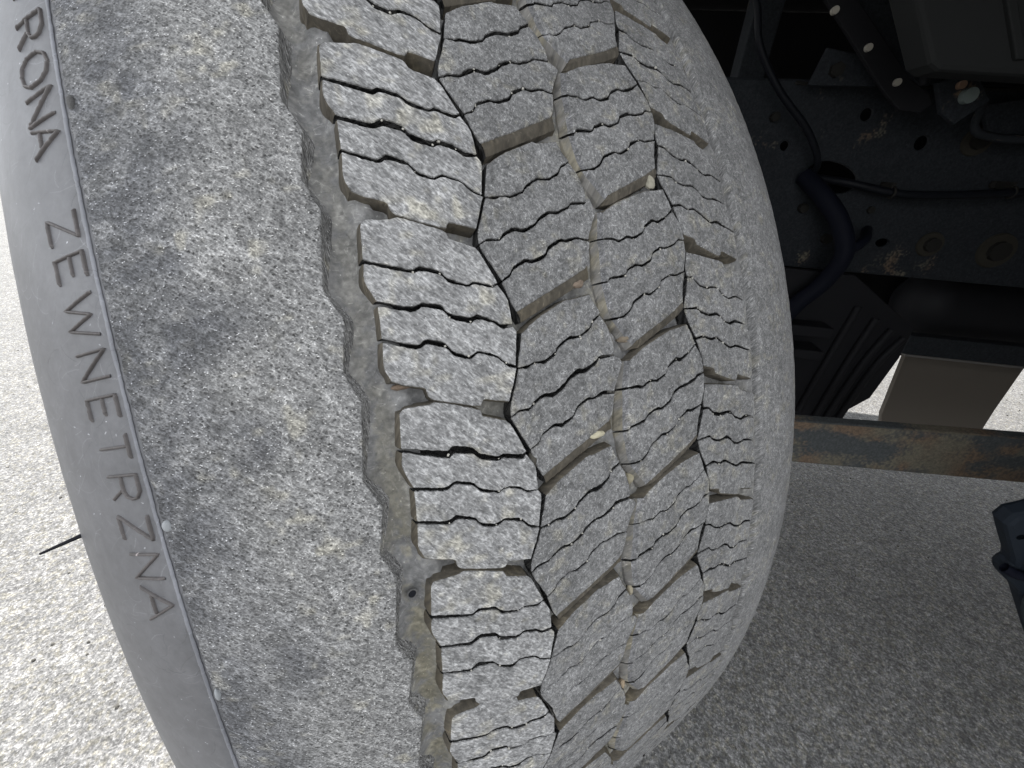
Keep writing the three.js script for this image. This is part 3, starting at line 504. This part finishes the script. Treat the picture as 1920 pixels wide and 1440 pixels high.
const chassis = inTruck(thing('truck_chassis', 'dark dusty truck chassis in shade behind the tyre, with frame rail, brackets and bolts', 'truck chassis'));
part(chassis, 'frame_rail', mergeGeometries([
  plate([[0.1, 0.622], [4, 0.606], [4, 0.955], [0.1, 0.925]], 0.009, -0.448, [[0.729, 0.886, 0.0115], [0.611, 0.832, 0.0095], [0.836, 0.848, 0.0130], [0.848, 0.678, 0.0135, 0.0095], [0.712, 0.785, 0.05, 0.026, -0.25], [1.25, 0.86, 0.012], [1.4, 0.7, 0.012]]),
  (() => { const g = new THREE.BoxGeometry(3.9, 0.008, 0.075); g.rotateZ(-0.0041); g.translate(2.05, 0.614, -0.4965); return g.toNonIndexed(); })(),
  (() => { const g = new THREE.BoxGeometry(3.9, 0.008, 0.075); g.rotateZ(0.0077); g.translate(2.05, 0.941, -0.4965); return g.toNonIndexed(); })()]), M.rail, 'dark blue-black frame rail with punched holes');
for (const [x, y, r, wr] of [[0.576, 0.875, 0.011], [0.678, 0.73, 0.012], [0.741, 0.678, 0.013], [0.93, 0.682, 0.019, 0.027], [1.047, 0.68, 0.026, 0.038], [0.919, 0.855, 0.019, 0.028]]) {
  const b = part(chassis, 'rail_bolt', disc(x, y, -0.446, r * 0.72, 0.011, 10), M.bolt); if (wr) part(b, 'washer', disc(x, y, -0.447, wr * 0.85, 0.004, 28), M.washer);
}
for (const x of [0.80, 0.985, 1.3]) part(chassis, 'hose_clip', mergeGeometries([new THREE.TorusGeometry(0.0085, 0.0022, 8, 20).rotateY(Math.PI / 2).translate(x, x < 0.9 ? 0.7675 : x < 1.1 ? 0.780 : 0.8045, -0.408), new THREE.BoxGeometry(0.006, 0.012, 0.035).translate(x, (x < 0.9 ? 0.7675 : x < 1.1 ? 0.780 : 0.8045) + 0.010, -0.428)]), M.bolt);
{ const q = []; for (let i = 0; i < 70; i++) { const g = new THREE.SphereGeometry(0.0045 + 0.001 * rnd(), 8, 6); g.scale(1.3, 0.6, 0.5); g.translate(0.60 + i * 0.0062 * 1.1, 0.926 + i * 0.00005 + 0.0008 * rnd(), -0.4475); q.push(g); } part(chassis, 'weld_seam', mergeGeometries(q), M.bolt); }
for (const [x, y] of [[0.64, 0.655], [0.98, 0.79], [1.02, 0.895], [0.80, 0.735]]) part(chassis, 'small_rivet', disc(x, y, -0.447, 0.0065, 0.005, 14), M.bolt);
part(chassis, 'far_rail', plate([[0.1, 0.64], [4, 0.64], [4, 0.94], [0.1, 0.94]], 0.009, -1.28), M.rail);
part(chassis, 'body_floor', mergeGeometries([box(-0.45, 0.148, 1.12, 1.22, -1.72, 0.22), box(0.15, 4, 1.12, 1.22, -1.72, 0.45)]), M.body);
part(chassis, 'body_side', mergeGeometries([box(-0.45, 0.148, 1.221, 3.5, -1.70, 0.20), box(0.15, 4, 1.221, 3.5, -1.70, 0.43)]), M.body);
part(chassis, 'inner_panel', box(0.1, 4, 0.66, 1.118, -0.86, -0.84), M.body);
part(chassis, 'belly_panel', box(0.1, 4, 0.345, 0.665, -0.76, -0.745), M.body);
{ const g = new THREE.CapsuleGeometry(0.31, 0.9, 10, 40); g.rotateZ(Math.PI / 2); g.translate(2.25, 0.66, -0.05); part(chassis, 'fuel_tank', g, M.body); }
part(chassis, 'side_skirt', box(0.78, 4, 0.32, 1.118, 0.36, 0.43), M.body);
part(chassis, 'upright_post', box(0.525, 0.575, 0.945, 1.118, -0.62, -0.56), M.rail);
// riveted strap with its backing plate
part(chassis, 'backing_plate', plate([[0.60, 1.04], [0.80, 1.04], [0.80, 0.93], [0.752, 0.918], [0.60, 1.01]], 0.006, -0.372), M.rail);
const strap = part(chassis, 'riveted_strap', plate([[0.535, 1.035], [0.575, 1.035], [0.722, 0.918], [0.752, 0.905], [0.762, 0.893], [0.752, 0.882], [0.722, 0.884], [0.69, 0.906]], 0.008, -0.348), M.plastic, 'dark slanting strap with three pale rivets');
for (const [x, y] of [[0.580, 0.998], [0.643, 0.957], [0.701, 0.917]]) part(strap, 'rivet', disc(x, y, -0.349, 0.0052, 0.006, 18), M.pale);
const gus = part(chassis, 'gusset', plate([[0.61, 0.965], [0.68, 0.955], [0.70, 0.92], [0.60, 0.918]], 0.008, -0.40), M.rail);
part(gus, 'bolt', disc(0.632, 0.938, -0.401, 0.011, 0.010), M.bolt);
const corner = part(chassis, 'corner_bracket', plate([[0.748, 0.915], [0.788, 0.93], [0.825, 0.898], [0.795, 0.868], [0.772, 0.880]], 0.01, -0.33), M.rail, 'small dark bracket with a pale greenish bolt head');
part(corner, 'bolt', disc(0.7925, 0.9015, -0.331, 0.0105, 0.010, 20), M.zinc); part(corner, 'small_bolt', disc(0.777, 0.914, -0.331, 0.0055, 0.008, 16), M.copper);
part(chassis, 'clip', tube([[0.735, 0.915, -0.34], [0.728, 0.94, -0.335], [0.742, 0.958, -0.33], [0.762, 0.955, -0.33], [0.768, 0.935, -0.335], [0.755, 0.925, -0.34]], 0.006), M.plastic);
part(chassis, 'curved_bracket', mergeGeometries([plate([[0.87, 0.90], [0.98, 0.92], [1.1, 0.97], [1.1, 0.90], [0.99, 0.868], [0.90, 0.862]], 0.01, -0.40), tube([[0.862, 0.905, -0.392], [0.866, 0.868, -0.39], [0.90, 0.857, -0.39], [0.99, 0.862, -0.39], [1.1, 0.89, -0.39]], 0.006).toNonIndexed()]), M.rail);
// air tank, its bracket and clamp rail below the frame
{ const g = new THREE.CapsuleGeometry(0.078, 0.62, 10, 32); g.rotateZ(Math.PI / 2); g.translate(1.42, 0.535, -0.60); part(chassis, 'air_tank', g, M.plastic); }
part(chassis, 'tank_bracket', box(0.93, 1.9, 0.455, 0.62, -0.72, -0.70), M.body);
const clamp = part(chassis, 'clamp_rail', box(1.02, 1.55, 0.440, 0.485, -0.52, -0.49), M.rail); part(clamp, 'worn_edge', box(1.03, 1.40, 0.4345, 0.4395, -0.519, -0.491, 0.001), M.scuff);
inTruck(single('mud_flap', plate([[1.075, 0.436], [1.332, 0.420], [1.335, 0.30], [1.345, 0.16], [1.15, 0.16], [1.118, 0.20], [1.10, 0.25]], 0.014, -0.548), M.flap, 'plain brown-grey rubber flap hanging below the air tank behind the rusty bar', 'mud flap'));
{ // ribbed guard
  const g = inTruck(thing('ribbed_guard', 'black ribbed plastic guard hanging below the frame rail beside the tyre', 'guard'));
  part(g, 'guard_panel', plate([[0.60, 0.622], [0.80, 0.618], [0.95, 0.525], [0.953, 0.46], [0.94, 0.36], [0.905, 0.318], [0.90, 0.26], [0.60, 0.26]], 0.01, -0.405), M.plastic);
  for (const [a, b] of [[0.862, 0.845], [0.900, 0.868], [0.930, 0.893], [0.82, 0.805]]) part(g, 'rib', tube([[a + 0.01, 0.57 - (a - 0.8) * 0.5, -0.402], [(a + b) / 2 + 0.006, 0.45, -0.400], [b, 0.27, -0.402]], 0.0075, 30), M.plastic);
  part(g, 'step', box(0.68, 0.78, 0.50, 0.522, -0.404, -0.36), M.plastic); part(g, 'step', box(0.70, 0.775, 0.455, 0.475, -0.404, -0.35), M.plastic);
}
{ const g = inTruck(single('rusty_bar', (() => { const b = new RoundedBoxGeometry(1.3, 0.083, 0.024, 3, 0.005); metreUV(b); b.rotateZ(0.058); b.translate(0.95, 0.4145, -0.13); return b; })(), M.rusty, 'rusty dark steel bar running right from behind the tyre above the asphalt', 'steel bar')); }
{ const g = inTruck(thing('equipment_box', 'dark grey smooth box at the top right corner above the brackets', 'box'));
  part(g, 'box_body', plate([[0.545, 1.06], [0.655, 0.918], [0.665, 0.913], [0.90, 0.908], [0.90, 1.06]], 0.05, -0.198, [], 0.006), M.box);
  part(g, 'corner_trim', plate([[0.668, 1.01], [0.676, 1.01], [0.744, 0.921], [0.737, 0.921]], 0.008, -0.1915, [], 0.002), M.box); }
inTruck(single('brake_hose', tube([[0.46, 1.06, -0.41], [0.487, 1.015, -0.405], [0.504, 0.969, -0.40], [0.553, 0.911, -0.40], [0.627, 0.85, -0.405], [0.666, 0.803, -0.42], [0.67, 0.775, -0.46]], 0.0055), M.hose, 'thin black hose curving down from the top into the slot of the frame rail', 'hose'));
inTruck(single('air_line', tube([[0.69, 0.783, -0.46], [0.735, 0.778, -0.43], [0.817, 0.766, -0.41], [0.901, 0.771, -0.405], [0.994, 0.781, -0.405], [1.2, 0.80, -0.41], [1.6, 0.82, -0.41]], 0.0068), M.hose, 'glossy dark air line running right from the slot along the frame rail', 'hose'));
inTruck(single('wiring_loom', mergeGeometries([tube([[0.66, 0.785, -0.44], [0.683, 0.756, -0.40], [0.717, 0.715, -0.375], [0.738, 0.663, -0.36], [0.73, 0.61, -0.37], [0.70, 0.56, -0.375], [0.68, 0.50, -0.38]], 0.016), tube([[0.735, 0.66, -0.36], [0.765, 0.685, -0.37], [0.80, 0.70, -0.43]], 0.009)]), M.loom, 'thick dark wiring bundle hanging out of the slot below the hose', 'wiring'));
{ // moulded fitting at the right edge
  const g = inTruck(thing('moulded_fitting', 'dark blue-grey moulded fitting over the shaded asphalt at the right edge', 'fitting'));
  part(g, 'fitting_body', plate([[0.748, 0.458], [0.772, 0.474], [0.775, 0.482], [0.79, 0.50], [0.95, 0.50], [1.06, 0.40], [1.06, 0.20], [0.935, 0.215], [0.892, 0.267], [0.862, 0.305], [0.842, 0.330], [0.825, 0.352], [0.812, 0.362], [0.795, 0.374], [0.790, 0.384], [0.796, 0.395], [0.765, 0.435]].map(q => [q[0] + 0.030, q[1] - 0.004]).reduce((o, q, i, a) => { const b = a[(i + 1) % a.length]; o.push([lerp(q[0], b[0], 0.25), lerp(q[1], b[1], 0.25)], [lerp(q[0], b[0], 0.75), lerp(q[1], b[1], 0.75)]); return o; }, []), 0.024, 0.082, [[0.798, 0.434, 0.0042]], 0.006), M.blue);
  part(g, 'face_panel', plate([[0.812, 0.458], [0.89, 0.46], [0.90, 0.392], [0.826, 0.398]], 0.012, 0.089, [], 0.004), M.blueLight);
  part(g, 'lip', tube([[0.806, 0.386, 0.084], [0.815, 0.383, 0.088], [0.86, 0.376, 0.088], [0.92, 0.36, 0.085]], 0.006, 30), M.loom);
  part(g, 'fold', tube([[0.885, 0.372, 0.084], [0.858, 0.350, 0.088], [0.866, 0.325, 0.088], [0.895, 0.288, 0.086], [0.93, 0.23, 0.082]], 0.007, 40), M.blueLight);
  part(g, 'hanger', box(1.0, 1.04, 0.42, 1.118, 0.035, 0.075), M.body);
}
for (const o of scene.children) if (o.isMesh) o.castShadow = o.receiveShadow = true;
renderer.render(scene, camera);
